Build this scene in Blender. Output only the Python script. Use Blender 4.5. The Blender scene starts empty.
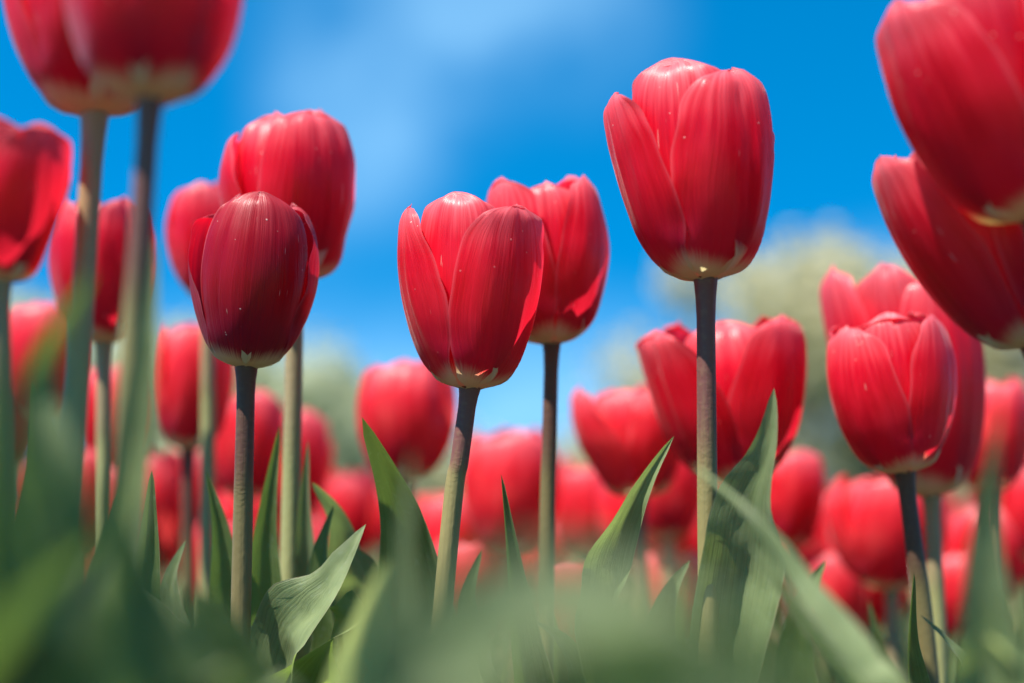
import bpy, math, random
from mathutils import Vector, Matrix, Quaternion, noise

R_ = math.radians
S = bpy.context.scene
COL = S.collection

# ------------------------------------------------------------------ camera
CAM_H = 0.32
PITCH = R_(8.0)
W, H = 1024, 683
LENS = 50.0
FPX = W * LENS / 36.0
cd = bpy.data.cameras.new('camera')
cam = bpy.data.objects.new('camera', cd)
COL.objects.link(cam)
cam.location = (0, 0, CAM_H)
cam.rotation_euler = (R_(90) + PITCH, 0, 0)
cd.lens = LENS
cd.sensor_width = 36.0
cd.clip_start = 0.01
cd.clip_end = 2000
cd.dof.use_dof = True
cd.dof.focus_distance = 0.565
cd.dof.aperture_fstop = 3.2
S.camera = cam
CROT = cam.rotation_euler.to_matrix()
CPOS = Vector(cam.location)


def ray(px, py):
    return CROT @ Vector(((px - W / 2) / FPX, (H / 2 - py) / FPX, -1.0))


def at(px, py, d):
    """the point of the place seen at this pixel, d metres deep"""
    return CPOS + ray(px, py) * d


# ------------------------------------------------------------------ light
SUN_EL, SUN_AZ = 61.0, -133.0        # azimuth from +Y (in front of the camera) towards +X
wd = bpy.data.worlds.new('World')
S.world = wd
wd.use_nodes = True
nt = wd.node_tree
nt.nodes.clear()
N = nt.nodes.new
L = nt.links.new
out = N('ShaderNodeOutputWorld')
bg = N('ShaderNodeBackground')
bg.inputs['Strength'].default_value = 0.068
sky = N('ShaderNodeTexSky')
sky.sky_type = 'NISHITA'
sky.sun_disc = False
sky.sun_elevation = R_(SUN_EL)
sky.sun_rotation = R_(SUN_AZ)
sky.air_density = 1.0
sky.dust_density = 0.0
sky.ozone_density = 3.0
tc = N('ShaderNodeTexCoord')
# look a little higher into the clear dome than the true elevation: a dry, deep blue spring sky
addv = N('ShaderNodeVectorMath'); addv.operation = 'ADD'
addv.inputs[1].default_value = (0, 0, 0.22)
nrm = N('ShaderNodeVectorMath'); nrm.operation = 'NORMALIZE'
L(tc.outputs['Generated'], addv.inputs[0]); L(addv.outputs[0], nrm.inputs[0]); L(nrm.outputs[0], sky.inputs['Vector'])
hs = N('ShaderNodeHueSaturation')
hs.inputs['Hue'].default_value = 0.491
hs.inputs['Saturation'].default_value = 1.5
hs.inputs['Value'].default_value = 1.27
L(sky.outputs[0], hs.inputs['Color'])


def cloud(px, py, rad, stretch, thr, amount, prev):
    """thin cloud around one direction of the sky, torn by noise"""
    d = ray(px, py).normalized()
    sub = N('ShaderNodeVectorMath'); sub.operation = 'SUBTRACT'; sub.inputs[1].default_value = d
    L(tc.outputs['Generated'], sub.inputs[0])
    mul = N('ShaderNodeVectorMath'); mul.operation = 'MULTIPLY'; mul.inputs[1].default_value = stretch
    L(sub.outputs[0], mul.inputs[0])
    ln = N('ShaderNodeVectorMath'); ln.operation = 'LENGTH'; L(mul.outputs[0], ln.inputs[0])
    mr = N('ShaderNodeMapRange'); mr.interpolation_type = 'SMOOTHSTEP'
    mr.inputs['From Min'].default_value = rad; mr.inputs['From Max'].default_value = 0
    L(ln.outputs['Value'], mr.inputs['Value'])
    no = N('ShaderNodeTexNoise'); no.inputs['Scale'].default_value = 7; no.inputs['Detail'].default_value = 5
    L(tc.outputs['Generated'], no.inputs['Vector'])
    mr2 = N('ShaderNodeMapRange'); mr2.inputs['From Min'].default_value = thr; mr2.inputs['From Max'].default_value = thr + .3
    L(no.outputs[0], mr2.inputs['Value'])
    m = N('ShaderNodeMath'); m.operation = 'MULTIPLY'; L(mr.outputs[0], m.inputs[0]); L(mr2.outputs[0], m.inputs[1])
    m2 = N('ShaderNodeMath'); m2.operation = 'MULTIPLY'; L(m.outputs[0], m2.inputs[0]); m2.inputs[1].default_value = amount
    mx = N('ShaderNodeMixRGB'); mx.inputs['Color2'].default_value = (3.9, 6.9, 9.3, 1)
    L(m2.outputs[0], mx.inputs['Fac']); L(prev, mx.inputs['Color1'])
    return mx.outputs[0]


c = cloud(395, 30, .13, (1, 1, 1),   .25, .30, hs.outputs[0])
c = cloud(350, 140, .09, (1, 1, .8), .25, .32, c)
c = cloud(545, 10, .12, (1, 1, 1.1), .25, .28, c)
c = cloud(980, 340, .26, (1, 1, 2.6), .2, .55, c)
c = cloud(420, 460, .45, (1, 1, 3.0), .2, .55, c)
L(c, bg.inputs['Color'])
L(bg.outputs[0], out.inputs[0])

sd = bpy.data.lights.new('sun', 'SUN')
sd.energy = 5.0
sd.angle = R_(0.5)
sd.color = (1.0, .94, .85)
sun = bpy.data.objects.new('sun', sd)
COL.objects.link(sun)
el, az = R_(SUN_EL), R_(SUN_AZ)
sdir = Vector((math.sin(az) * math.cos(el), math.cos(az) * math.cos(el), math.sin(el)))
sun.rotation_euler = (-sdir).to_track_quat('-Z', 'Y').to_euler()
sun.location = (0, 0, 5)

vs = S.view_settings
vs.view_transform = 'Standard'
vs.look = 'None'
vs.exposure = 1.3
vs.gamma = 1
vs.use_curve_mapping = False
S.cycles.max_bounces = 10
S.cycles.diffuse_bounces = 5
S.cycles.transmission_bounces = 8
S.cycles.use_denoising = True
S.cycles.sample_clamp_indirect = 6


# ------------------------------------------------------------------ materials
class Mat:
    def __init__(s, name):
        s.m = bpy.data.materials.new(name)
        s.m.use_nodes = True
        s.t = s.m.node_tree
        s.t.nodes.clear()
        s.out = s.n('ShaderNodeOutputMaterial')

    def n(s, kind, **kw):
        x = s.t.nodes.new(kind)
        for k, v in kw.items():
            setattr(x, k, v)
        return x

    def l(s, a, b):
        s.t.links.new(a, b)

    def math(s, op, a, b=None, clamp=False):
        x = s.n('ShaderNodeMath', operation=op, use_clamp=clamp)
        for i, v in enumerate((a, b)):
            if v is None: continue
            if isinstance(v, (int, float)): x.inputs[i].default_value = v
            else: s.l(v, x.inputs[i])
        return x.outputs[0]

    def mr(s, v, a, b, c=0., d=1., smooth=True):
        x = s.n('ShaderNodeMapRange')
        if smooth: x.interpolation_type = 'SMOOTHSTEP'
        s.l(v, x.inputs[0])
        for i, q in enumerate((a, b, c, d)): x.inputs[i + 1].default_value = q
        return x.outputs[0]

    def mix(s, f, a, b, mode='MIX'):
        x = s.n('ShaderNodeMixRGB', blend_type=mode)
        for i, v in enumerate((f, a, b)):
            if isinstance(v, (int, float)): x.inputs[i].default_value = v
            elif isinstance(v, tuple): x.inputs[i].default_value = (*v, 1)
            else: s.l(v, x.inputs[i])
        return x.outputs[0]

    def noise(s, vec, scale, detail=3, rough=.5):
        x = s.n('ShaderNodeTexNoise')
        x.inputs['Scale'].default_value = scale
        x.inputs['Detail'].default_value = detail
        x.inputs['Roughness'].default_value = rough
        s.l(vec, x.inputs['Vector'])
        return x.outputs[0]

    def scaled(s, vec, xyz):
        x = s.n('ShaderNodeVectorMath', operation='MULTIPLY')
        x.inputs[1].default_value = xyz
        s.l(vec, x.inputs[0])
        return x.outputs[0]

    def bump(s, h, strength, dist):
        x = s.n('ShaderNodeBump')
        x.inputs['Strength'].default_value = strength
        x.inputs['Distance'].default_value = dist
        s.l(h, x.inputs['Height'])
        return x.outputs[0]

    def finish(s, col, rough, nor=None, trans=None, tcol=None, sheen=0, spec=.5):
        p = s.n('ShaderNodeBsdfPrincipled')
        if isinstance(col, tuple): p.inputs['Base Color'].default_value = (*col, 1)
        else: s.l(col, p.inputs['Base Color'])
        if isinstance(rough, (int, float)): p.inputs['Roughness'].default_value = rough
        else: s.l(rough, p.inputs['Roughness'])
        p.inputs['Specular IOR Level'].default_value = spec
        p.inputs['Sheen Weight'].default_value = sheen
        p.inputs['Sheen Roughness'].default_value = .25
        p.inputs['Sheen Tint'].default_value = (1, .8, .8, 1)
        if nor is not None: s.l(nor, p.inputs['Normal'])
        o = p.outputs[0]
        if trans:
            t = s.n('ShaderNodeBsdfTranslucent')
            if isinstance(tcol, tuple): t.inputs['Color'].default_value = (*tcol, 1)
            else: s.l(tcol, t.inputs['Color'])
            if nor is not None: s.l(nor, t.inputs['Normal'])
            mx = s.n('ShaderNodeMixShader')
            if isinstance(trans, (int, float)): mx.inputs[0].default_value = trans
            else: s.l(trans, mx.inputs[0])
            s.l(o, mx.inputs[1]); s.l(t.outputs[0], mx.inputs[2])
            o = mx.outputs[0]
        s.l(o, s.out.inputs[0])
        return s.m


def petal_material(name, deep, mid, light, tr, bl=.75, sh=.16):
    M = Mat(name)
    tcn = M.n('ShaderNodeTexCoord')
    uv = tcn.outputs['UV']; ob = tcn.outputs['Object']
    sp = M.n('ShaderNodeSeparateXYZ'); M.l(uv, sp.inputs[0])
    u, v = sp.outputs[0], sp.outputs[1]
    oi = M.n('ShaderNodeObjectInfo')
    au = M.math('MULTIPLY', M.math('ABSOLUTE', M.math('SUBTRACT', u, .5)), 2)
    # fine veins that run along the petal and fan out
    off = M.n('ShaderNodeVectorMath', operation='ADD'); M.l(uv, off.inputs[0])
    cb = M.n('ShaderNodeCombineXYZ'); M.l(M.math('MULTIPLY', oi.outputs['Random'], 17), cb.inputs[2]); M.l(cb.outputs[0], off.inputs[1])
    st1 = M.noise(M.scaled(off.outputs[0], (95, 3.0, 1)), 1, 3, .6)
    st2 = M.noise(M.scaled(off.outputs[0], (22, 1.4, 1)), 1, 3, .55)
    blotch = M.noise(M.scaled(off.outputs[0], (3, 3, 1)), 1, 3)
    f = M.math('ADD', M.math('MULTIPLY', st1, .5), M.math('MULTIPLY', st2, .5))
    col = M.mix(M.mr(f, .30, .70), deep, mid)
    col = M.mix(M.mr(blotch, .45, .75, 0, .5), col, light)
    # paler margin and tip
    rim = M.mr(M.math('ADD', au, M.math('MULTIPLY', st1, .05)), .955, 1.05)
    tip = M.mr(v, .985, 1.005)
    rim = M.math('MAXIMUM', rim, tip)
    col = M.mix(M.math('MULTIPLY', rim, .35), col, (.85, .28, .33))
    bloom = M.mr(M.math('ADD', v, M.math('MULTIPLY', st2, .25)), .78, 1.12)  # pale bloom towards the tip, with the sunlit highlight painted in
    col = M.mix(M.math('MULTIPLY', M.math('MULTIPLY', bloom, bl), M.mr(st1, .30, .62, .55, 1)), col, (.97, .27, .31))
    # underside shade painted dark purple low down, then the cream patch at the claw
    low_shade = M.mr(M.math('ADD', v, M.math('MULTIPLY', st2, .12)), .60, .30)
    col = M.mix(M.math('MULTIPLY', low_shade, .65), col, (.17, .003, .045))
    cv = M.math('ADD', M.math('ADD', v, M.math('MULTIPLY', st1, .12)), M.math('MULTIPLY', au, -.09))
    cream = M.mr(cv, .25, .13)
    col = M.mix(cream, col, (.74, .66, .42))
    tcol = M.mix(cream, M.mix(M.mr(f, .35, .65), tr, light), (.75, .68, .35))
    # pollen grains and scuffs
    vo = M.n('ShaderNodeTexVoronoi'); vo.inputs['Scale'].default_value = 420
    M.l(ob, vo.inputs['Vector'])
    vsep = M.n('ShaderNodeSeparateXYZ'); M.l(vo.outputs['Color'], vsep.inputs[0])
    patch = M.noise(ob, 45, 2)
    dot = M.math('MULTIPLY', M.mr(vo.outputs['Distance'], .20, .12), M.math('GREATER_THAN', vsep.outputs[0], .90))
    dot = M.math('MULTIPLY', dot, M.mr(patch, .48, .58))
    scr = M.mr(M.noise(M.scaled(off.outputs[0], (60, 9, 1)), 1, 1), .765, .80)
    mark = M.math('MAXIMUM', dot, M.math('MULTIPLY', scr, .8))
    col = M.mix(M.math('MULTIPLY', mark, .8), col, (.85, .62, .55))
    hgt = M.math('ADD', M.math('MULTIPLY', st1, .6), M.math('MULTIPLY', st2, 1.2))
    hgt = M.math('ADD', hgt, M.math('MULTIPLY', mark, .6))
    nor = M.bump(hgt, .40, .0009)
    rough = M.mr(st2, .3, .7, .27, .44)
    return M.finish(col, rough, nor, .48, tcol, sheen=sh, spec=.42)


PETAL = petal_material('petal_red', (.42, .001, .016), (.76, .003, .028), (.92, .030, .065), (1.0, .010, .04))
PETAL_SHADED = petal_material('petal_red_shaded', (.24, .0005, .008), (.40, .001, .015), (.44, .004, .020), (.75, .004, .018), .18, .04)  # shade on this one flower put into a deeper petal colour
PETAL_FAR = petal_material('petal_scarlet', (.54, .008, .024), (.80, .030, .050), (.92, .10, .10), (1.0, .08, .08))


def leaf_material(name, a, b, tr, ta=.38):
    M = Mat(name)
    tcn = M.n('ShaderNodeTexCoord')
    uv = tcn.outputs['UV']; ob = tcn.outputs['Object']
    sp = M.n('ShaderNodeSeparateXYZ'); M.l(uv, sp.inputs[0])
    au = M.math('MULTIPLY', M.math('ABSOLUTE', M.math('SUBTRACT', sp.outputs[0], .5)), 2)
    st = M.noise(M.scaled(uv, (70, 2.2, 1)), 1, 3, .6)
    bl = M.noise(ob, 22, 4, .6)
    fine = M.noise(ob, 420, 2)
    col = M.mix(M.mr(st, .35, .65), a, b)
    col = M.mix(M.mr(bl, .40, .70, 0, .7), col, tuple(min(1, q * 1.7 + .02) for q in b))
    col = M.mix(M.mr(fine, .55, .8, 0, .25), col, (.30, .36, .28))
    rim = M.mr(au, .945, 1.0)
    col = M.mix(M.math('MULTIPLY', rim, .55), col, (.45, .42, .26))
    tcol = M.mix(M.mr(st, .3, .7), tr, tuple(q * 1.35 for q in tr))
    nor = M.bump(M.math('ADD', st, M.math('MULTIPLY', bl, .8)), .45, .0012)
    return M.finish(col, M.mr(bl, .3, .7, .36, .55), nor, ta, tcol, sheen=.15, spec=.5)


LEAF = leaf_material('leaf_blue_green', (.048, .078, .022), (.088, .130, .038), (.20, .31, .045))
LEAF_FRESH = leaf_material('leaf_yellow_green', (.26, .33, .09), (.40, .46, .16), (.60, .68, .20), .5)
LEAF_PALE = leaf_material('leaf_glaucous', (.10, .140, .055), (.165, .21, .088), (.27, .37, .09))


def stem_material(name, top, low):
    M = Mat(name)
    tcn = M.n('ShaderNodeTexCoord')
    uv = tcn.outputs['UV']
    sp = M.n('ShaderNodeSeparateXYZ'); M.l(uv, sp.inputs[0])
    st = M.noise(M.scaled(uv, (14, 3, 1)), 1, 3, .6)
    st2 = M.noise(M.scaled(uv, (9, 70, 1)), 1, 3, .6)
    h = M.math('ADD', sp.outputs[1], M.math('MULTIPLY', st, .25))
    col = M.mix(M.mr(h, .70, .92), low, top)
    col = M.mix(M.mr(st2, .45, .75, 0, .15), col, tuple(min(1, q * 1.4 + .02) for q in low))
    nor = M.bump(M.math('ADD', st, st2), .4, .0006)
    return M.finish(col, .5, nor, .12, tuple(q * 1.6 for q in low), sheen=.35)


STEM = stem_material('stem_purple_top', (.17, .065, .055), (.26, .22, .085))
STEM_DARK = stem_material('stem_dark', (.11, .05, .035), (.17, .14, .055))
STEM_GREEN = stem_material('stem_green', (.34, .26, .14), (.32, .32, .13))
Mp = Mat('stamen'); PISTIL = Mp.finish((.25, .30, .08), .5)
Mp = Mat('anther'); ANTHER = Mp.finish((.03, .015, .035), .7)


# ------------------------------------------------------------------ mesh helpers
def mesh_grid(name, rows, uvs, mat):
    """rows: list of rows of points; uvs the same shape"""
    nr, nc = len(rows), len(rows[0])
    verts = [p for r in rows for p in r]
    faces, fuv = [], []
    for i in range(nr - 1):
        for j in range(nc - 1):
            a = i * nc + j
            faces.append((a, a + 1, a + nc + 1, a + nc))
            fuv += [uvs[i][j], uvs[i][j + 1], uvs[i + 1][j + 1], uvs[i + 1][j]]
    me = bpy.data.meshes.new(name)
    me.from_pydata([tuple(v) for v in verts], [], faces)
    ul = me.uv_layers.new(name='UVMap')
    for k, q in enumerate(fuv): ul.data[k].uv = q
    for p in me.polygons: p.use_smooth = True
    me.materials.append(mat)
    return me


def join_meshes(name, items, mat):
    """items: (mesh, matrix) -> one mesh keeping the UVs"""
    V, F, UV = [], [], []
    for me, mx in items:
        b = len(V)
        V += [tuple(mx @ v.co) for v in me.vertices]
        ul = me.uv_layers[0].data if me.uv_layers else None
        for p in me.polygons:
            F.append([b + i for i in p.vertices])
            UV += [tuple(ul[k].uv) if ul else (0, 0) for k in p.loop_indices]
    me = bpy.data.meshes.new(name)
    me.from_pydata(V, [], F)
    ul = me.uv_layers.new(name='UVMap')
    for k, q in enumerate(UV): ul.data[k].uv = q
    for p in me.polygons: p.use_smooth = True
    me.materials.append(mat)
    return me


def cat(pts, t):
    """Catmull-Rom through evenly spaced control values"""
    n = len(pts) - 1
    x = min(max(t, 0), 1) * n
    i = min(int(x), n - 1)
    f = x - i
    def g(k):
        if k < 0: return pts[0] * 2 - pts[1] if not isinstance(pts[0], tuple) else pts[0]
        if k > n: return pts[n] * 2 - pts[n - 1] if not isinstance(pts[0], tuple) else pts[n]
        return pts[k]
    p0, p1, p2, p3 = g(i - 1), g(i), g(i + 1), g(i + 2)
    return 0.5 * ((2 * p1) + (p2 - p0) * f + (2 * p0 - 5 * p1 + 4 * p2 - p3) * f * f + (3 * p1 - p0 - 3 * p2 + p3) * f ** 3)


PR = [.05, .35, .60, .775, .895, .965, 1.0, .985, .86]
PZ = [.0, .042, .13, .26, .43, .61, .78, .92, 1.0]


def sm(a, b, x):
    t = min(max((x - a) / (b - a), 0), 1)
    return t * t * (3 - 2 * t)


def petal_mesh(R, Hh, wid, close, seed, layer=0, nu=22, nv=44, lean=0., point=3.0, crease=.5, fold=0., wave=1., lip=0.):
    rows, uvs = [], []
    so = Vector((seed * 7.31, seed * 3.17, seed * 1.93))
    for i in range(nv + 1):
        v = i / nv
        v = 1 - (1 - v) ** 1.7
        r = cat(PR, v)
        z = cat(PZ, v) * Hh
        r = r * (1 - close * sm(.5, 1.0, v) ** 1.3) + lean * sm(.25, 1, v) + (-.13 if layer else .02) * sm(0, .45, v) - (.035 if layer else 0)
        hw = wid * (.12 + .24 * sm(0, .16, v) + .64 * sm(0, .55, v)) * (1 - v ** point) ** .5
        rc = max(r, .80) * (.84 if layer == 0 else .88)
        row, ur = [], []
        for j in range(nu + 1):
            u = -1 + 2 * j / nu
            s = u * hw * (1 + .05 * noise.noise(Vector((v * 8, 9.1 if u > 0 else 2.7, seed * 2.3))) * sm(.3, .7, v) * abs(u))
            th = s / rc
            q = so + Vector((s * 1.6, v * 2.0, 0))
            n1 = noise.noise(q)
            n2 = noise.noise(Vector((u * 2.2, v * 7, seed * 5.7)))
            rr = r + .055 * n1 * sm(0, .3, v) * wave
            # midrib groove, shallow side ribs, wavy margin
            rr -= crease * .075 * math.exp(-((s + .05 * n2) / .09) ** 2) * sm(.1, .5, v)
            rr += .022 * noise.noise(Vector((s * 6 + seed, v * 1.8, 3.3))) * sm(.15, .45, v)
            rr += crease * .018 * math.cos(s * 13) * sm(.1, .4, v)
            rr += wave * .055 * abs(u) ** 3 * n2 * sm(.2, .6, v)
            rr -= fold * (abs(u) ** 2) * .16 * sm(.45, 1, v)
            rr += lip * sm(.76, 1.0, v) * (.6 + .6 * abs(u))
            x = rr - rc * (1 - math.cos(th))
            y = rc * math.sin(th)
            zz = z + Hh * (.020 * noise.noise(Vector((u * 3.1, seed * 3.3, 4.4))) * sm(.55, 1, v) - .10 * (u * u) * sm(.7, 1, v) * .3)
            row.append(Vector((x * R, y * R, zz)))
            ur.append((.5 + .5 * u, v - (.09 * (1 - v) if layer else 0)))
        rows.append(row); uvs.append(ur)
    return mesh_grid('petal', rows, uvs, PETAL)


def tube_mesh(name, pts, rads, mat, seg=12):
    rows, uvs = [], []
    n = len(pts)
    for i in range(n):
        t = (pts[min(i + 1, n - 1)] - pts[max(i - 1, 0)]).normalized()
        a = t.cross(Vector((0, 1, 0.01))).normalized()
        b = t.cross(a).normalized()
        row, ur = [], []
        for k in range(seg + 1):
            w = 2 * math.pi * k / seg
            row.append(pts[i] + (a * math.cos(w) + b * math.sin(w)) * rads[i])
            ur.append((k / seg, i / (n - 1)))
        rows.append(row); uvs.append(ur)
    return mesh_grid(name, rows, uvs, mat)


def leaf_mesh(pts, width, face, twist=(0, 0), fold=.35, wave=.5, seed=1, mat=None, n=34, cols=10, base=.45, peak=.35, tipp=1.0):
    """a lance-shaped leaf along a centre line; face = direction its upper side looks"""
    rows, uvs = [], []
    P = [cat(pts, k / n) for k in range(n + 1)]
    for k in range(n + 1):
        t = k / n
        tan = (P[min(k + 1, n)] - P[max(k - 1, 0)]).normalized()
        f = Vector(face)
        f = (f - tan * f.dot(tan))
        if f.length < 1e-4: f = Vector((0, 0, 1)) - tan * tan.z
        f.normalize()
        tw = cat([float(q) for q in twist], t)
        f = Quaternion(tan, tw) @ f
        side = tan.cross(f).normalized()
        w = width * .5 * (base + (1 - base) * sm(0, peak, t)) * (1 - sm(peak, 1, t) ** tipp * .75) * (max(0, 1 - t ** 7)) ** .6
        row, ur = [], []
        for j in range(cols + 1):
            u = -1 + 2 * j / cols
            lift = fold * (abs(u) ** 1.4) * w
            wv = wave * w * .45 * (abs(u) ** 2) * noise.noise(Vector((t * 6.0 + seed, (3.1 if u > 0 else -2.2), seed * 1.7)))
            wv += wave * w * .12 * noise.noise(Vector((t * 14 + seed, u * 2, seed)))
            row.append(P[k] + side * (u * w * math.cos(fold * .6)) + f * (lift + wv))
            ur.append((.5 + .5 * u, t))
        rows.append(row); uvs.append(ur)
    return mesh_grid('leaf', rows, uvs, mat or LEAF)


def link(name, me, parent=None, mx=None):
    o = bpy.data.objects.new(name, me)
    COL.objects.link(o)
    if parent: o.parent = parent
    if mx is not None: o.matrix_local = mx
    return o


def tag(o, label=None, cat_=None, group=None, kind=None):
    if label: o['label'] = label
    if cat_: o['category'] = cat_
    if group: o['group'] = group
    if kind: o['kind'] = kind
    return o


def empty(name, loc, label, cat_, group=None):
    o = bpy.data.objects.new(name, None)
    o.empty_display_size = .02
    COL.objects.link(o)
    o.location = loc
    return tag(o, label, cat_, group)


# ------------------------------------------------------------------ the ground
def sheet(name, x0, x1, y0, y1, z, mat, nx=1, ny=1, amp=0):
    rows, uvs = [], []
    for i in range(ny + 1):
        y = y0 + (y1 - y0) * i / ny
        rows.append([Vector((x0 + (x1 - x0) * j / nx, y, z + (amp * noise.noise(Vector(((x0 + (x1 - x0) * j / nx) * 5, y * 5, 0))) if amp else 0))) for j in range(nx + 1)])
        uvs.append([(j / nx, i / ny) for j in range(nx + 1)])
    o = link(name, mesh_grid(name, rows, uvs, mat))
    return tag(o, kind='structure')


def ground_material(name, a, b, c_, scale, rough=.9, bd=.02):
    M = Mat(name)
    ob = M.n('ShaderNodeTexCoord').outputs['Object']
    n1 = M.noise(ob, scale, 6, .6); n2 = M.noise(ob, scale * 9, 4, .6); n3 = M.noise(ob, scale * .12, 3)
    col = M.mix(M.mr(n1, .35, .65), a, b)
    col = M.mix(M.mr(n3, .4, .6, 0, .5), col, c_)
    return M.finish(col, rough, M.bump(M.math('ADD', n1, n2), .8, bd))


SOIL = ground_material('soil', (.045, .028, .018), (.10, .065, .040), (.07, .05, .03), 30)
LAWN = ground_material('grass_ground', (.045, .095, .025), (.085, .15, .04), (.11, .16, .05), 6)
PATHM = ground_material('pale_gravel', (.42, .42, .44), (.58, .58, .60), (.5, .5, .5), 40)
sheet('ground', -600, 600, -60, 900, -.012, LAWN)
sheet('flower_bed', -4.5, 4.5, -.6, 4.15, -.004, SOIL, 60, 40, .006)
sheet('path', -40, 40, 4.3, 6.4, -.004, PATHM)

# ------------------------------------------------------------------ tulips
GRP = 'red tulips of the flower bed'


def head_petals(R, Hh, seed, spec=None, close=.2, nu=22, nv=44):
    """six petals: three outer, three inner -> list of (mesh, angle)"""
    rnd = random.Random(seed)
    res = []
    for k in range(6):
        layer = 0 if k < 3 else 1
        ang = 120 * (k % 3) + (60 if layer else 0) + rnd.uniform(-5, 5)
        p = dict(wid=rnd.uniform(1.0, 1.1), close=close + rnd.uniform(-.05, .08), hs=rnd.uniform(.95, 1.03) + (.02 if layer else 0),
                 lean=rnd.uniform(-.01, .03), point=rnd.uniform(2.3, 3.2), crease=rnd.uniform(.3, 1), fold=rnd.uniform(-.45, .3), wave=rnd.uniform(.8, 1.9), lip=rnd.choice([0, .02, .05, .09]))
        if spec and k in spec:
            sp = dict(spec[k]); ang += sp.pop('da', 0); p.update(sp)
        hs_ = p.pop('hs')
        res.append((petal_mesh(R, Hh * hs_, seed=seed * 1.37 + k * 2.11, layer=layer, nu=nu, nv=nv, **p), ang))
    return res


def axis_matrix(loc, axis, spin):
    q = Vector((0, 0, 1)).rotation_difference(axis.normalized())
    return Matrix.Translation(loc) @ q.to_matrix().to_4x4() @ Matrix.Rotation(R_(spin), 4, 'Z')


def stem_curve(root, top, axis, via=None, wob=0):
    """points from the ground to the flower base, root-relative"""
    a = Vector((0, 0, 0)); b = top - root
    if via is not None:
        v = via - root
        ctrl = [a, v * .5 + Vector((0, 0, 0)), v, v.lerp(b, .5) + Vector((wob, 0, 0)), b]
        pts = [cat(ctrl, k / 26) for k in range(27)]
    else:
        pts = []
        h = b.length
        c1 = Vector((0, 0, h * .4)); c2 = b - axis.normalized() * h * .3
        for k in range(17):
            t = k / 16
            pts.append(a * (1 - t) ** 3 + 3 * c1 * t * (1 - t) ** 2 + 3 * c2 * t * t * (1 - t) + b * t ** 3)
    return pts


def tulip(label, base, d, wpx, hpx, tilt=0, tip=0, spin=0, low=None, seed=1, spec=None, stem=None, sr=.0040,
          close=.2, leaves=(), group=GRP, mat=None):
    """base: pixel where the flower meets its stem; wpx, hpx: size in the photo at depth d (metres)"""
    top = at(base[0], base[1], d)
    Rr = wpx * .5 * d / FPX / 1.03
    Hh = hpx * d / FPX
    axis = Vector((math.tan(R_(tilt)), -math.tan(R_(tip)), 1)).normalized()
    if low is None: low = (base[0], base[1] + 150)
    via = at(low[0], low[1], d)
    if via.z < .06:
        via = top.lerp(via, .5)
    slope = (top - via); slope = slope / slope.z
    root = via - slope * via.z * .6
    root = Vector((root.x, root.y + .0, 0))
    t = empty('tulip', root, label, 'tulip', group)
    pts = stem_curve(root, top + axis * .002, axis, via)
    n = len(pts)
    link('stem', tube_mesh('stem', pts, [sr * (1.18 - .25 * k / n) * (1 + (.35 * sm(n - 2.6, n - 1, k))) for k in range(n)], stem or STEM, 14), t)
    for me, ang in head_petals(Rr, Hh, seed, spec, close):
        if mat: me.materials[0] = mat
        link('petal', me, t, axis_matrix(top - root, axis, spin + ang))
    for lf in leaves: add_leaf(t, **lf)
    return t


def add_leaf(t, pts, w, face=(0, -1, .3), **kw):
    """pts: (px, py, depth) from low to high; the leaf starts on its own plant's stem foot"""
    P = [at(*p) for p in pts]
    root = Vector(t.location)
    first = P[0]
    foot = root + Vector((.0, .0, .02))
    mid = foot.lerp(first, .55); mid = Vector((foot.x * .35 + first.x * .65, foot.y * .35 + first.y * .65, max(.04, first.z * .5)))
    allp = [foot, mid] + P
    rel = [p - root for p in allp]
    link('leaf', leaf_mesh(rel, w, face, **kw), t)


def auto_leaves(t, seed, k=2, hmin=.20, hmax=.30, mat=None, wid=(.028, .042)):
    rnd = random.Random(seed)
    a0 = rnd.uniform(0, 360)
    for i in range(k):
        a = R_(a0 + 360 * i / k + rnd.uniform(-30, 30))
        dr = Vector((math.cos(a), math.sin(a), 0))
        h = rnd.uniform(hmin, hmax); o = rnd.uniform(.03, .09)
        pts = [Vector((0, 0, .01)), dr * .012 + Vector((0, 0, h * .3)), dr * o * .5 + Vector((0, 0, h * .65)), dr * o + Vector((0, 0, h)) + Vector((rnd.uniform(-.01, .01), 0, 0))]
        link('leaf', leaf_mesh(pts, rnd.uniform(*wid), -dr + Vector((0, 0, .2)), twist=(0, 0, rnd.uniform(-.5, .5), rnd.uniform(-1.2, 1.2)),
                               fold=rnd.uniform(.25, .6), wave=rnd.uniform(.3, 1.0), seed=seed + i * 3.3, mat=mat or rnd.choice([LEAF, LEAF, LEAF_PALE])), t)


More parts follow.
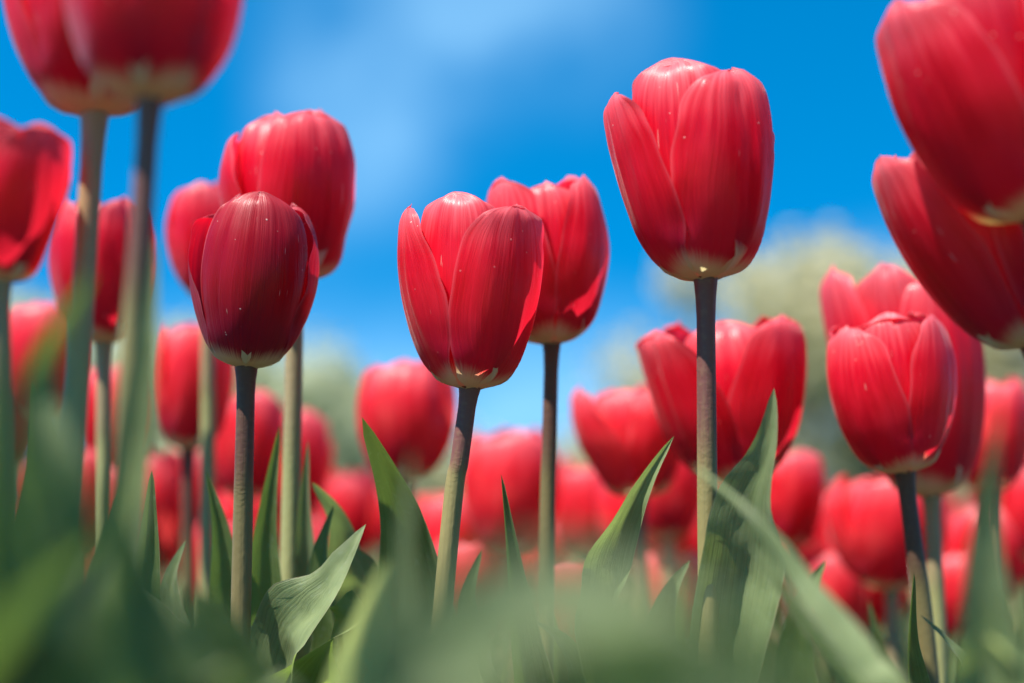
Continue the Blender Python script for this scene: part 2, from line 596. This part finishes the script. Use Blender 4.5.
# spin: 0 puts outer petal 0 to the viewer's right; -90 puts it facing the viewer.
# outer petals at spin+0/120/240, inner at spin+60/180/300
# ---- the sharp row
T9 = tulip('tallest sharp red tulip standing alone against the blue sky on a purple stem', (706, 281), .55, 172, 212, tilt=-4, tip=2, spin=-55,
           low=(708, 560), seed=11, sr=.0038, close=.04,
           spec={0: dict(lean=.0, wid=1.08, hs=.95, fold=.2, crease=1.0, point=3.6, close=.12), 2: dict(lean=.06, wid=1.02, hs=.92, fold=-.1, point=3.4, close=.0),
                 5: dict(hs=1.03, close=.22, wid=1.05, lean=.03, point=4.2, lip=0), 3: dict(hs=.72, lean=.13, close=0), 4: dict(hs=.96, lean=.02)})
T7 = tulip('sharp red tulip with scuffed petals in the middle of the picture', (470, 390), .572, 150, 190, tilt=1, tip=3, spin=-50, low=(450, 530), seed=23, sr=.0037,
           spec={0: dict(hs=.95, wid=1.08, fold=.0, lean=.03, point=3.8, close=.08), 2: dict(hs=.97, wid=1.02, lean=.05, fold=-.1, point=3.6, close=.05),
                 5: dict(hs=1.02, close=.16, wid=1.0, point=4.5, lean=.02, lip=.015), 3: dict(hs=.96, lean=.02), 4: dict(hs=.99)}, close=.08)
T6 = tulip('dark crimson tulip with shade painted into its petals and one broad front petal, left of the middle', (246, 369), .58, 136, 172, tilt=4, tip=2, spin=-82, low=(242, 560), seed=37, sr=.0039, stem=STEM_DARK,
           spec={0: dict(hs=1.0, wid=1.16, fold=0, lean=-.01, crease=.1, close=.2, point=3.4), 2: dict(lean=.08, hs=.93, close=.1)}, close=.28, mat=PETAL_SHADED)
T5 = tulip('bright red tulip behind the dark crimson tulip, its head higher', (296, 283), .66, 146, 168, tilt=-4, tip=2, spin=-52, low=(290, 540), seed=41, sr=.0042, stem=STEM_GREEN,
           spec={0: dict(hs=.98, wid=1.08, lean=.0), 2: dict(hs=.93, wid=.95, lean=.03), 5: dict(hs=1.0, close=.35)})
T8 = tulip('slightly blurred red tulip on a dark stem behind the middle tulip', (552, 345), .645, 136, 172, tilt=-3, tip=3, spin=-25, low=(547, 540), seed=53, sr=.0034, stem=STEM_DARK,
           spec={0: dict(hs=.97, wid=1.0, lean=.02, fold=.3), 3: dict(hs=1.01, lean=.07, fold=.8), 5: dict(hs=.93, close=.3)})
T12 = tulip('red tulip on a dark stem at right, standing in front of a taller bloom', (905, 474), .64, 134, 160, tilt=-7, tip=2, spin=-30, low=(926, 640), seed=61, sr=.0040, stem=STEM_DARK,
            spec={5: dict(hs=1.0, close=.2), 2: dict(hs=.95, lean=.03)}, close=.12)
T13 = tulip('red tulip with two pointed petals rising behind the front bloom at right', (932, 497), .72, 150, 228, tilt=-6, tip=0, spin=-58, low=(938, 640), seed=67, sr=.0042, stem=STEM_GREEN,
            spec={2: dict(lean=.10, hs=1.06, point=1.8, close=.05), 5: dict(lean=.05, hs=1.02, point=1.8), 3: dict(lean=.1, hs=1.0)}, close=.05)
T14 = tulip('bright red blurred tulip crossed by the tall purple stem of the tallest flower', (738, 484), .70, 158, 168, tilt=-4, tip=2, spin=-35, low=(742, 640), seed=71, sr=.0042,
            spec={2: dict(lean=.13, hs=.93, point=2.7, close=-.05, fold=-.5), 0: dict(hs=.97, wid=1.12), 5: dict(hs=.96, close=.3)}, close=.1)
# ---- blurred tulips nearer than the sharp row
T1 = tulip('large blurred red tulip cut by the upper left edge, stem nearest the left', (95, 116), .47, 186, 215, tilt=-3, tip=0, spin=-70, low=(72, 470), seed=83, sr=.0038, stem=STEM_GREEN)
T1b = tulip('largest blurred red tulip at the top left, on the thin purple stem', (150, 102), .40, 200, 230, tilt=0, tip=0, spin=-90, low=(128, 420), seed=89, sr=.0032, stem=STEM)
T2 = tulip('half visible blurred red tulip at the left edge of the picture', (-4, 284), .45, 128, 160, tilt=3, tip=2, spin=-35, low=(2, 480), seed=97, stem=STEM_GREEN, close=.05,
           spec={0: dict(lean=.05, hs=.98)})
T10 = tulip('large blurred red tulip cut by the upper right corner', (1036, 219), .47, 215, 250, tilt=-16, tip=4, spin=-35, low=(1075, 420), seed=101, close=.12)
T11 = tulip('leaning red tulip at the right edge under the corner bloom', (1034, 346), .50, 165, 235, tilt=-23, tip=0, spin=-50, low=(1075, 480), seed=103, close=.08)
# ---- blurred tulips behind
BACK = [
    # label, base px, depth, wpx, hpx, tilt, spin, seed
    ('blurred red tulip between the two stems at upper left', (104, 344), .74, 112, 146, -2, -40, 201, .03),
    ('blurred tulip peeping out at the left of the bright red bloom', (208, 300), .80, 82, 118, -3, -80, 203, .03),
    ('blurred crimson tulip low behind the dark crimson one, left side', (188, 450), .86, 92, 128, 3, -60, 205, .02),
    ('round blurred red tulip low to the left of the middle bloom', (404, 482), .84, 106, 122, 0, -90, 207, .0),
    ('blurred red tulip with pointed left petal, left of the bloom behind the tall stem', (640, 498), .82, 118, 114, -4, -50, 209, .22),
    ('blurred red tulip low between the tall stem and the red bloom at right', (790, 548), .95, 80, 96, 0, -70, 211, .0),
    ('blurred red tulip low beneath the paired blooms at right', (892, 590), .88, 130, 118, 0, -85, 213, .0),
    ('blurred red tulip at the right edge, below the leaning bloom', (990, 492), .90, 96, 116, 0, -45, 215, .05),
    ('blurred red tulip at the far right edge behind the grey-green leaf', (1034, 560), 1.0, 84, 100, 0, -85, 217, .0),
    ('blurred scarlet tulip low between two middle stems', (512, 560), .98, 108, 128, 0, -80, 219, .0),
    ('blurred scarlet tulip in front of the low red bloom at the left middle', (450, 590), 1.1, 84, 92, -4, -50, 221, .0),
    ('blurred salmon tulip low at left under the crimson one', (196, 546), 1.15, 62, 96, 0, -90, 223, .0),
    ('blurred red tulip low right of the dark crimson stem', (292, 520), 1.05, 88, 108, 0, -60, 225, .0),
    ('blurred deep red tulip close behind the left leaves', (38, 420), .86, 100, 120, 0, -60, 227, .0),
    ('blurred scarlet tulip low right of the crooked leaf', (688, 600), 1.05, 90, 104, 0, -90, 229, .0),
    ('blurred red tulip low just left of the tall stem', (668, 540), .98, 84, 100, 0, -90, 231, .0),
    ('blurred scarlet tulip low left of the crooked leaf', (586, 560), 1.12, 78, 96, 0, -50, 233, .0),
    ('blurred orange red tulip low beside the beige stem', (350, 560), 1.2, 64, 88, 0, -90, 235, .0),
    ('short blurred orange red tulip low in the gap right of the thin dark stem', (566, 650), .95, 66, 84, 0, -90, 241, .0),
    ('short blurred scarlet tulip deep in the gap left of the dark crimson tulip stem', (212, 614), .95, 70, 100, 10, -50, 243, .0),
    ('short blurred scarlet tulip low behind the tall purple stem', (680, 650), 1.0, 84, 96, 0, -60, 245, .0),
    ('short blurred scarlet tulip low behind the slanting grey-green leaves', (838, 652), .95, 80, 98, -6, -90, 247, .0),
    ('short blurred scarlet tulip between the middle stem and the narrow upright leaf', (468, 640), 1.0, 84, 100, 0, -50, 249, .0),
    ('short blurred scarlet tulip low at the lower right beside the upright blurred leaf', (958, 640), 1.0, 70, 90, 0, -50, 251, .0),
    ('blurred red tulip low at the far left edge behind the dark leaves', (-4, 470), .86, 92, 120, 0, -50, 253, .0),
    ('blurred coral tulip low between the left stems and the crimson tulips', (146, 560), 1.0, 84, 108, 0, -70, 255, .0),
    ('blurred coral tulip lowest at the left, under the left stems', (70, 560), .98, 84, 112, 0, -40, 257, .0),
    ('blurred coral tulip just right of the low crimson tulip at left', (244, 500), .98, 84, 108, 4, -60, 259, .0),
    ('blurred red tulip low near the left stems', (108, 470), 1.0, 76, 104, 0, -30, 237, .0),
    ('blurred red tulip low at right, left of the paired blooms', (842, 578), 1.1, 74, 92, 0, -50, 239, .0),
]
BT = []
for i, (lab, b, d, w, h, tl, sp, sd_, ln) in enumerate(BACK):
    far = d > .80
    BT.append(tulip(lab, b, d, w, h, tilt=tl, tip=2, spin=sp, seed=sd_, close=.22, sr=.0040, stem=random.Random(sd_).choice([STEM_GREEN, STEM_DARK, STEM]),
                    spec={2: dict(lean=ln), 5: dict(hs=.95)}, mat=PETAL_FAR if far else None))

# leaves low on every tulip built so far
for i, t in enumerate([T9, T7, T6, T5, T8, T12, T13, T14, T1, T1b, T2, T10, T11] + BT):
    auto_leaves(t, 500 + i, 2 if i < 13 else 3, .17 if i < 13 else .20, .27 if i < 13 else .31)

# ---- leaves the photo shows one by one (low to high: pixel x, pixel y, depth)
V3 = Vector
add_leaf(T7, [(440, 740, .60), (425, 640, .60), (405, 520, .59), (362, 417, .57)], .050, (-.35, -1, .1), twist=(0, 0, .1, .2), fold=.45, wave=.5, seed=3, mat=LEAF, peak=.45)
add_leaf(T8, [(530, 740, .57), (519, 640, .565), (510, 560, .56), (501, 474, .56)], .021, (.5, -1, .0), twist=(0, 0, .1, .3), fold=.7, wave=.3, seed=5, mat=LEAF)
add_leaf(T9, [(640, 760, .60), (618, 640, .58), (612, 570, .57), (632, 505, .56), (674, 436, .555)], .028, (-.3, -1, .15), twist=(0, .2, .1, -.5, .5, .1), fold=.6, wave=2.4, seed=9, mat=LEAF_PALE, peak=.5)
add_leaf(T14, [(725, 760, .56), (735, 640, .55), (745, 560, .545), (752, 505, .54), (768, 450, .535), (774, 388, .535)], .034, (-.45, -1, .1), twist=(0, 0, .0, .2, -.3, .2), fold=.55, wave=1.0, seed=13, mat=LEAF_PALE, peak=.55)
add_leaf(T12, [(918, 760, .58), (914, 690, .575), (910, 640, .57), (914, 572, .565)], .017, (.2, -1, .1), twist=(0, 0, .2, .3), fold=.6, wave=.3, seed=15, mat=LEAF)
add_leaf(T12, [(980, 740, .60), (965, 670, .60), (945, 640, .60), (920, 615, .60)], .014, (.2, -.6, .8), fold=.4, wave=.6, seed=17, mat=LEAF_PALE)
add_leaf(T13, [(905, 740, .70), (880, 660, .70), (868, 600, .70)], .02, (.2, -1, .1), fold=.4, wave=.6, seed=19, mat=LEAF)
add_leaf(T5, [(272, 740, .60), (292, 640, .58), (330, 585, .57), (366, 524, .575)], .040, (-.6, -.8, .5), twist=(0, 0, .2, .1, -.1), fold=.35, wave=1.6, seed=21, mat=LEAF_PALE, peak=.55)
add_leaf(T5, [(355, 640, .66), (350, 570, .65), (340, 520, .64), (312, 482, .63)], .030, (-.3, -1, .2), fold=.4, wave=.6, seed=25, mat=LEAF_PALE)
add_leaf(T5, [(285, 740, .60), (308, 680, .58), (345, 620, .57), (352, 590, .575)], .045, (.3, -.4, .9), fold=.3, wave=.8, seed=26, mat=LEAF)
add_leaf(T6, [(262, 700, .63), (262, 600, .63), (266, 520, .63), (280, 425, .63)], .026, (.3, -1, .0), fold=.5, wave=.5, seed=27, mat=LEAF)
add_leaf(T5, [(318, 700, .66), (312, 600, .66), (306, 520, .655), (308, 440, .65)], .020, (-.3, -1, .0), fold=.5, wave=.5, seed=28, mat=LEAF_PALE)
add_leaf(T6, [(150, 700, .56), (142, 620, .55), (148, 540, .55), (152, 470, .55)], .022, (.4, -1, .0), fold=.5, wave=.6, seed=29, mat=LEAF)
add_leaf(T6, [(215, 720, .55), (180, 650, .54), (148, 605, .54), (122, 575, .54)], .022, (.5, -.5, .6), fold=.5, wave=.8, seed=31, mat=LEAF_PALE)
add_leaf(T6, [(140, 720, .54), (130, 650, .54), (115, 590, .54)], .014, (.3, -1, .0), fold=.4, wave=.5, seed=33, mat=LEAF_PALE)
add_leaf(T8, [(560, 740, .66), (558, 660, .66), (550, 600, .65)], .018, (.3, -1, .0), fold=.4, wave=.5, seed=34, mat=LEAF_PALE)


add_leaf(T6, [(232, 720, .62), (226, 620, .62), (220, 540, .62), (206, 470, .62)], .026, (.3, -1, .1), twist=(0, 0, .1, .5), fold=.5, wave=1.0, seed=61, mat=LEAF)
add_leaf(T2, [(20, 740, .47), (26, 600, .47), (36, 480, .47), (30, 380, .47)], .024, (.4, -1, 0), fold=.5, wave=1.0, seed=71, mat=LEAF)
add_leaf(T1, [(112, 740, .48), (108, 600, .48), (120, 500, .48), (150, 400, .48)], .024, (.3, -1, 0), twist=(0, 0, .2, .6), fold=.5, wave=1.0, seed=72, mat=LEAF_PALE)
add_leaf(T6, [(196, 720, .60), (178, 640, .60), (170, 590, .60), (186, 540, .60)], .028, (-.4, -1, .2), twist=(0, 0, .1, -.5), fold=.4, wave=1.2, seed=62, mat=LEAF_PALE)
add_leaf(T5, [(330, 720, .62), (332, 640, .62), (322, 560, .62), (334, 505, .62)], .024, (-.5, -1, .1), fold=.5, wave=1.0, seed=63, mat=LEAF)
add_leaf(T7, [(486, 740, .60), (480, 660, .60), (470, 600, .60), (482, 550, .60)], .022, (-.4, -1, .1), fold=.5, wave=1.0, seed=64, mat=LEAF)
add_leaf(T7, [(398, 760, .62), (392, 660, .62), (378, 580, .62), (352, 545, .62)], .028, (-.5, -1, .3), fold=.4, wave=1.0, seed=65, mat=LEAF_PALE)
add_leaf(T8, [(585, 740, .60), (580, 680, .60), (560, 640, .60), (532, 620, .60)], .020, (.2, -.7, .7), fold=.4, wave=1.0, seed=66, mat=LEAF_PALE)
add_leaf(T9, [(668, 740, .60), (660, 660, .60), (668, 600, .60), (690, 560, .60)], .024, (-.4, -1, .1), fold=.4, wave=1.0, seed=67, mat=LEAF)
add_leaf(T14, [(800, 740, .64), (796, 660, .64), (806, 600, .64), (826, 560, .64)], .024, (-.4, -1, .1), fold=.4, wave=1.0, seed=68, mat=LEAF)
add_leaf(T13, [(862, 740, .68), (856, 680, .68), (840, 640, .68), (812, 610, .68)], .026, (-.4, -1, .3), fold=.4, wave=1.0, seed=69, mat=LEAF_PALE)


def leaf_plant(label, root, leaves, name='tulip_plant'):
    t = empty(name, (root[0], root[1], 0), label, 'plant', 'flowerless tulip plants')
    for lf in leaves: add_leaf(t, **lf)
    return t


# nearer the lens and strongly out of focus
leaf_plant('blurred grey-green leaves slanting down to the right, below the red bloom beside the tall stem', (.10, .43), [
    dict(pts=[(880, 760, .38), (850, 670, .385), (790, 585, .40), (745, 515, .41), (692, 464, .43)], w=.022, face=(.4, -.8, .6), twist=(0, 0, .3, .4, .1), fold=.5, wave=.6, seed=41, mat=LEAF_PALE, peak=.45),
    dict(pts=[(900, 780, .40), (860, 700, .41), (800, 620, .42), (745, 540, .43)], w=.020, face=(.4, -.6, .8), fold=.4, wave=.8, seed=42, mat=LEAF)])
leaf_plant('upright blurred grey-green leaf near the lower right corner', (.135, .38), [
    dict(pts=[(985, 760, .36), (985, 640, .36), (985, 520, .36), (1003, 392, .36)], w=.017, face=(-.2, -1, .0), twist=(0, 0, .3, .8), fold=.3, wave=.8, seed=43, mat=LEAF_PALE, peak=.5),
    dict(pts=[(1050, 760, .36), (1030, 680, .36), (1000, 640, .36), (960, 610, .37)], w=.018, face=(-.2, -.5, .8), fold=.3, wave=.8, seed=44, mat=LEAF_FRESH)])
leaf_plant('pale yellow-green blurred leaf tip at the bottom, left of the middle', (-.028, .26), [
    dict(pts=[(345, 800, .36), (350, 700, .36), (364, 620, .36), (388, 560, .36)], w=.028, face=(.3, -1, .3), twist=(0, .2, .4), fold=.5, wave=.5, seed=45, mat=LEAF_FRESH),
    dict(pts=[(405, 800, .33), (402, 660, .33), (404, 560, .33), (412, 450, .33)], w=.013, face=(-.4, -1, .1), fold=.5, wave=.5, seed=46, mat=LEAF_PALE)])
leaf_plant('broad soft green blurred leaves spread across the bottom middle', (.022, .19), [
    dict(pts=[(430, 800, .17), (465, 640, .165), (600, 590, .16), (770, 650, .15)], w=.016, face=(.1, -1, .1), fold=.2, wave=.5, seed=47, mat=LEAF_PALE, peak=.5),
    dict(pts=[(680, 800, .18), (630, 660, .18), (560, 600, .18), (470, 555, .18)], w=.014, face=(.1, -1, .1), fold=.2, wave=.5, seed=48, mat=LEAF_PALE, peak=.5),
    dict(pts=[(620, 860, .15), (700, 690, .15), (800, 670, .15), (880, 700, .15)], w=.014, face=(0, -1, -.2), fold=.2, wave=.5, seed=49, mat=LEAF, peak=.5)])
leaf_plant('dark blurred leaves rising at the lower left edge', (-.12, .27), [
    dict(pts=[(40, 800, .30), (50, 640, .30), (50, 480, .30), (40, 370, .31), (92, 272, .31)], w=.020, face=(.6, -.8, .0), twist=(0, .1, .2, .5), fold=.3, wave=.6, seed=51, mat=LEAF, peak=.5),
    dict(pts=[(-20, 800, .26), (-8, 640, .26), (-6, 500, .26), (-8, 330, .26)], w=.024, face=(.6, -.8, .0), fold=.3, wave=.5, seed=52, mat=LEAF),
    dict(pts=[(70, 820, .28), (85, 700, .28), (64, 620, .28), (30, 480, .28)], w=.040, face=(.7, -.75, .0), fold=.3, wave=.5, seed=53, mat=LEAF),
    dict(pts=[(150, 820, .27), (150, 700, .27), (130, 600, .27), (110, 470, .27)], w=.036, face=(.7, -.75, .0), fold=.3, wave=.5, seed=58, mat=LEAF),
    dict(pts=[(-10, 820, .24), (20, 720, .24), (40, 620, .24), (100, 540, .25)], w=.040, face=(.6, -.8, -.1), fold=.3, wave=.5, seed=54, mat=LEAF)])
leaf_plant('tall blurred leaf beside the thin purple stem at left', (-.105, .37), [
    dict(pts=[(120, 760, .38), (128, 600, .38), (140, 420, .38), (152, 320, .38), (156, 232, .38)], w=.013, face=(-.4, -1, .0), twist=(0, .1, .2, .2), fold=.5, wave=.4, seed=55, mat=LEAF_PALE, peak=.5),
    dict(pts=[(60, 800, .34), (110, 620, .34), (130, 520, .34), (140, 430, .34)], w=.011, face=(-.5, -1, .0), fold=.4, wave=.4, seed=56, mat=LEAF_FRESH),
    dict(pts=[(260, 820, .34), (225, 700, .34), (205, 620, .34), (190, 590, .34)], w=.036, face=(.7, -.8, -.1), fold=.4, wave=.4, seed=57, mat=LEAF)])

# ---- the rest of the bed, farther back: one set of meshes, copied
random.seed(4)
KINDS = []
for k in range(4):
    R0, H0 = random.uniform(.029, .033), random.uniform(.066, .078)
    hp = head_petals(R0, H0, 300 + k * 7, close=random.uniform(.12, .3), nu=8, nv=12)
    KINDS.append(join_meshes('flower', [(me, Matrix.Rotation(R_(a), 4, 'Z')) for me, a in hp], PETAL_FAR))
LEAVES = []
for k in range(6):
    h = random.uniform(.22, .32); o = random.uniform(.04, .10)
    pts = [V3((0, 0, .01)), V3((.012, 0, h * .3)), V3((o * .5, 0, h * .65)), V3((o, 0, h))]
    LEAVES.append(leaf_mesh(pts, random.uniform(.035, .055), (-1, 0, .2), twist=(0, 0, random.uniform(-.5, .5), random.uniform(-1, 1)), fold=.4, wave=.8,
                            seed=k * 2.2, mat=[LEAF, LEAF_PALE][k % 2], n=12, cols=4))
STEMM = tube_mesh('stem', [V3((0, 0, 0)), V3((.002, 0, .12)), V3((0, .002, .24)), V3((0, 0, .345))], [.0046, .0044, .004, .0042], STEM_GREEN, 8)

proto = empty('tulip', (0, 0, 0), 'x', 'tulip', GRP)
pst = link('stem', STEMM, proto)
pfl = link('flower', KINDS[0], proto)
plf = [link('leaf', LEAVES[0], proto), link('leaf', LEAVES[1], proto)]
first = True
pos = []
y = 1.05
while y < 4.05:
    half = .40 * y + .12
    x = -half
    while x < half:
        pos.append((x + random.uniform(-.035, .035), y + random.uniform(-.045, .045)))
        x += .105 + .02 * y
    y += .15 + .02 * y
for (x, y) in pos:
    side = x / (.36 * y)
    where = 'left third' if side < -.33 else ('right third' if side > .33 else 'middle')
    lab = {'left third': 'small blurred scarlet tulip among the farthest rows, left third of the picture',
           'middle': 'small blurred scarlet tulip among the farthest rows, middle of the picture',
           'right third': 'small blurred scarlet tulip among the farthest rows, right third of the picture'}[where]
    if first:
        o = proto; ps, pf, pl = pst, pfl, plf
        first = False
    else:
        o = proto.copy(); COL.objects.link(o)
        ps = pst.copy(); COL.objects.link(ps); ps.parent = o
        pf = pfl.copy(); COL.objects.link(pf); pf.parent = o
        pl = []
        for q in plf:
            z = q.copy(); COL.objects.link(z); z.parent = o; pl.append(z)
    o['label'] = lab
    o['group'] = 'far row tulips, ' + where
    o.location = (x, y, 0)
    o.rotation_euler = (0, 0, random.uniform(0, 6.28))
    hh = random.uniform(.72, .90) if y < 1.5 else random.uniform(.76, 1.05)
    ps.scale = (1, 1, hh)
    pf.data = random.choice(KINDS)
    pf.location = (0, 0, .343 * hh)
    s = random.uniform(.88, 1.08)
    pf.scale = (s, s, s)
    pf.rotation_euler = (random.uniform(-.12, .12), random.uniform(-.12, .12), random.uniform(0, 6.28))
    for k, z in enumerate(pl):
        z.data = random.choice(LEAVES)
        z.rotation_euler = (0, 0, k * math.pi + random.uniform(-.7, .7))


# ------------------------------------------------------------------ trees beyond the bed
def bark():
    M = Mat('bark')
    ob = M.n('ShaderNodeTexCoord').outputs['Object']
    n1 = M.noise(M.scaled(ob, (8, 8, 1.5)), 2, 5)
    return M.finish(M.mix(M.mr(n1, .35, .65), (.08, .06, .045), (.20, .16, .12)), .9, M.bump(n1, .8, .03))


BARK = bark()


def foliage(name, a, b, tr):
    M = Mat(name)
    ob = M.n('ShaderNodeTexCoord').outputs['Object']
    n1 = M.noise(ob, 1.3, 3)
    col = M.mix(M.mr(n1, .35, .65), a, b)
    return M.finish(col, .6, None, .5, tr)


FOL = [foliage('foliage_pale', (.36, .34, .20), (.50, .47, .31), (.52, .49, .27)), foliage('foliage_green', (.34, .38, .25), (.50, .52, .38), (.52, .56, .36))]


def tree(label, x, y, h, cr, fol, seed, n=6500):
    rnd = random.Random(seed)
    t = empty('tree', (x, y, -.01), label, 'tree', 'trees beyond the flower bed')
    items = []
    trunk = [V3((0, 0, 0)), V3((.05, 0, h * .2)), V3((-.04, .03, h * .45)), V3((0, 0, h * .8))]
    items.append((tube_mesh('t', [cat(trunk, k / 10) for k in range(11)], [h * .028 * (1 - .08 * k) for k in range(11)], BARK, 10), Matrix.Identity(4)))
    clumps = []
    for k in range(26):
        a = rnd.uniform(0, 6.28); zz = rnd.uniform(.30, 1.0); r = cr * math.sqrt(max(.05, 1 - ((zz - .58) / .46) ** 2)) * rnd.uniform(.35, .95)
        c = V3((math.cos(a) * r, math.sin(a) * r, zz * h))
        clumps.append((c, rnd.uniform(.22, .42) * cr))
        s = cat(trunk, min(1, max(.2, zz - .22)))
        m = s.lerp(c, .5) + V3((0, 0, -.04 * h))
        items.append((tube_mesh('l', [cat([s, m, c], q / 5) for q in range(6)], [h * .009 * (1 - .15 * q) for q in range(6)], BARK, 5), Matrix.Identity(4)))
    link('trunk', join_meshes('trunk', items, BARK), t)
    V, F = [], []
    for k in range(n):
        c, r = rnd.choice(clumps)
        d = V3((rnd.gauss(0, 1), rnd.gauss(0, 1), rnd.gauss(0, 1))).normalized() * r * rnd.random() ** .45
        p = c + d
        s = rnd.uniform(.05, .10) * (cr / 1.6) ** .5
        a = V3((rnd.gauss(0, 1), rnd.gauss(0, 1), rnd.gauss(0, 1))).normalized()
        b = a.orthogonal().normalized()
        i = len(V)
        V += [tuple(p - a * s), tuple(p + b * s * .5), tuple(p + a * s), tuple(p - b * s * .5)]
        F.append((i, i + 1, i + 2, i + 3))
    me = bpy.data.meshes.new('crown'); me.from_pydata(V, [], F); me.materials.append(fol)
    link('crown', me, t)
    return t


def tree_px(label, px, top, y, cr, fol, seed):
    p = at(px, top, y)
    tree(label, p.x, p.y, p.z, cr, fol, seed)


tree_px('pale spring tree behind the tall stem, leafing against the sky', 765, 268, 17, 2.0, FOL[0], 1)
tree_px('pale spring tree right of the tallest flower, its crown seen beyond the right blooms', 880, 275, 19, 2.2, FOL[0], 2)
tree_px('pale spring tree at the right edge behind the leaning bloom', 1010, 300, 18, 2.2, FOL[0], 3)
tree_px('grey-green tree low behind the dark crimson tulip', 285, 372, 17, 1.4, FOL[1], 4)
tree_px('grey-green tree behind the low crimson blooms at left', 200, 350, 20, 1.8, FOL[1], 5)
tree_px('grey-green tree at the far left behind the leaves', 60, 320, 18, 1.8, FOL[1], 6)
tree_px('low pale tree between the left blooms and the middle tulip', 375, 400, 22, 1.5, FOL[0], 7)
tree_px('low grey-green tree behind the middle of the bed', 500, 462, 26, 1.8, FOL[1], 8)
tree_px('low pale tree behind the bed, left of the tall stem', 620, 440, 26, 1.9, FOL[0], 9)
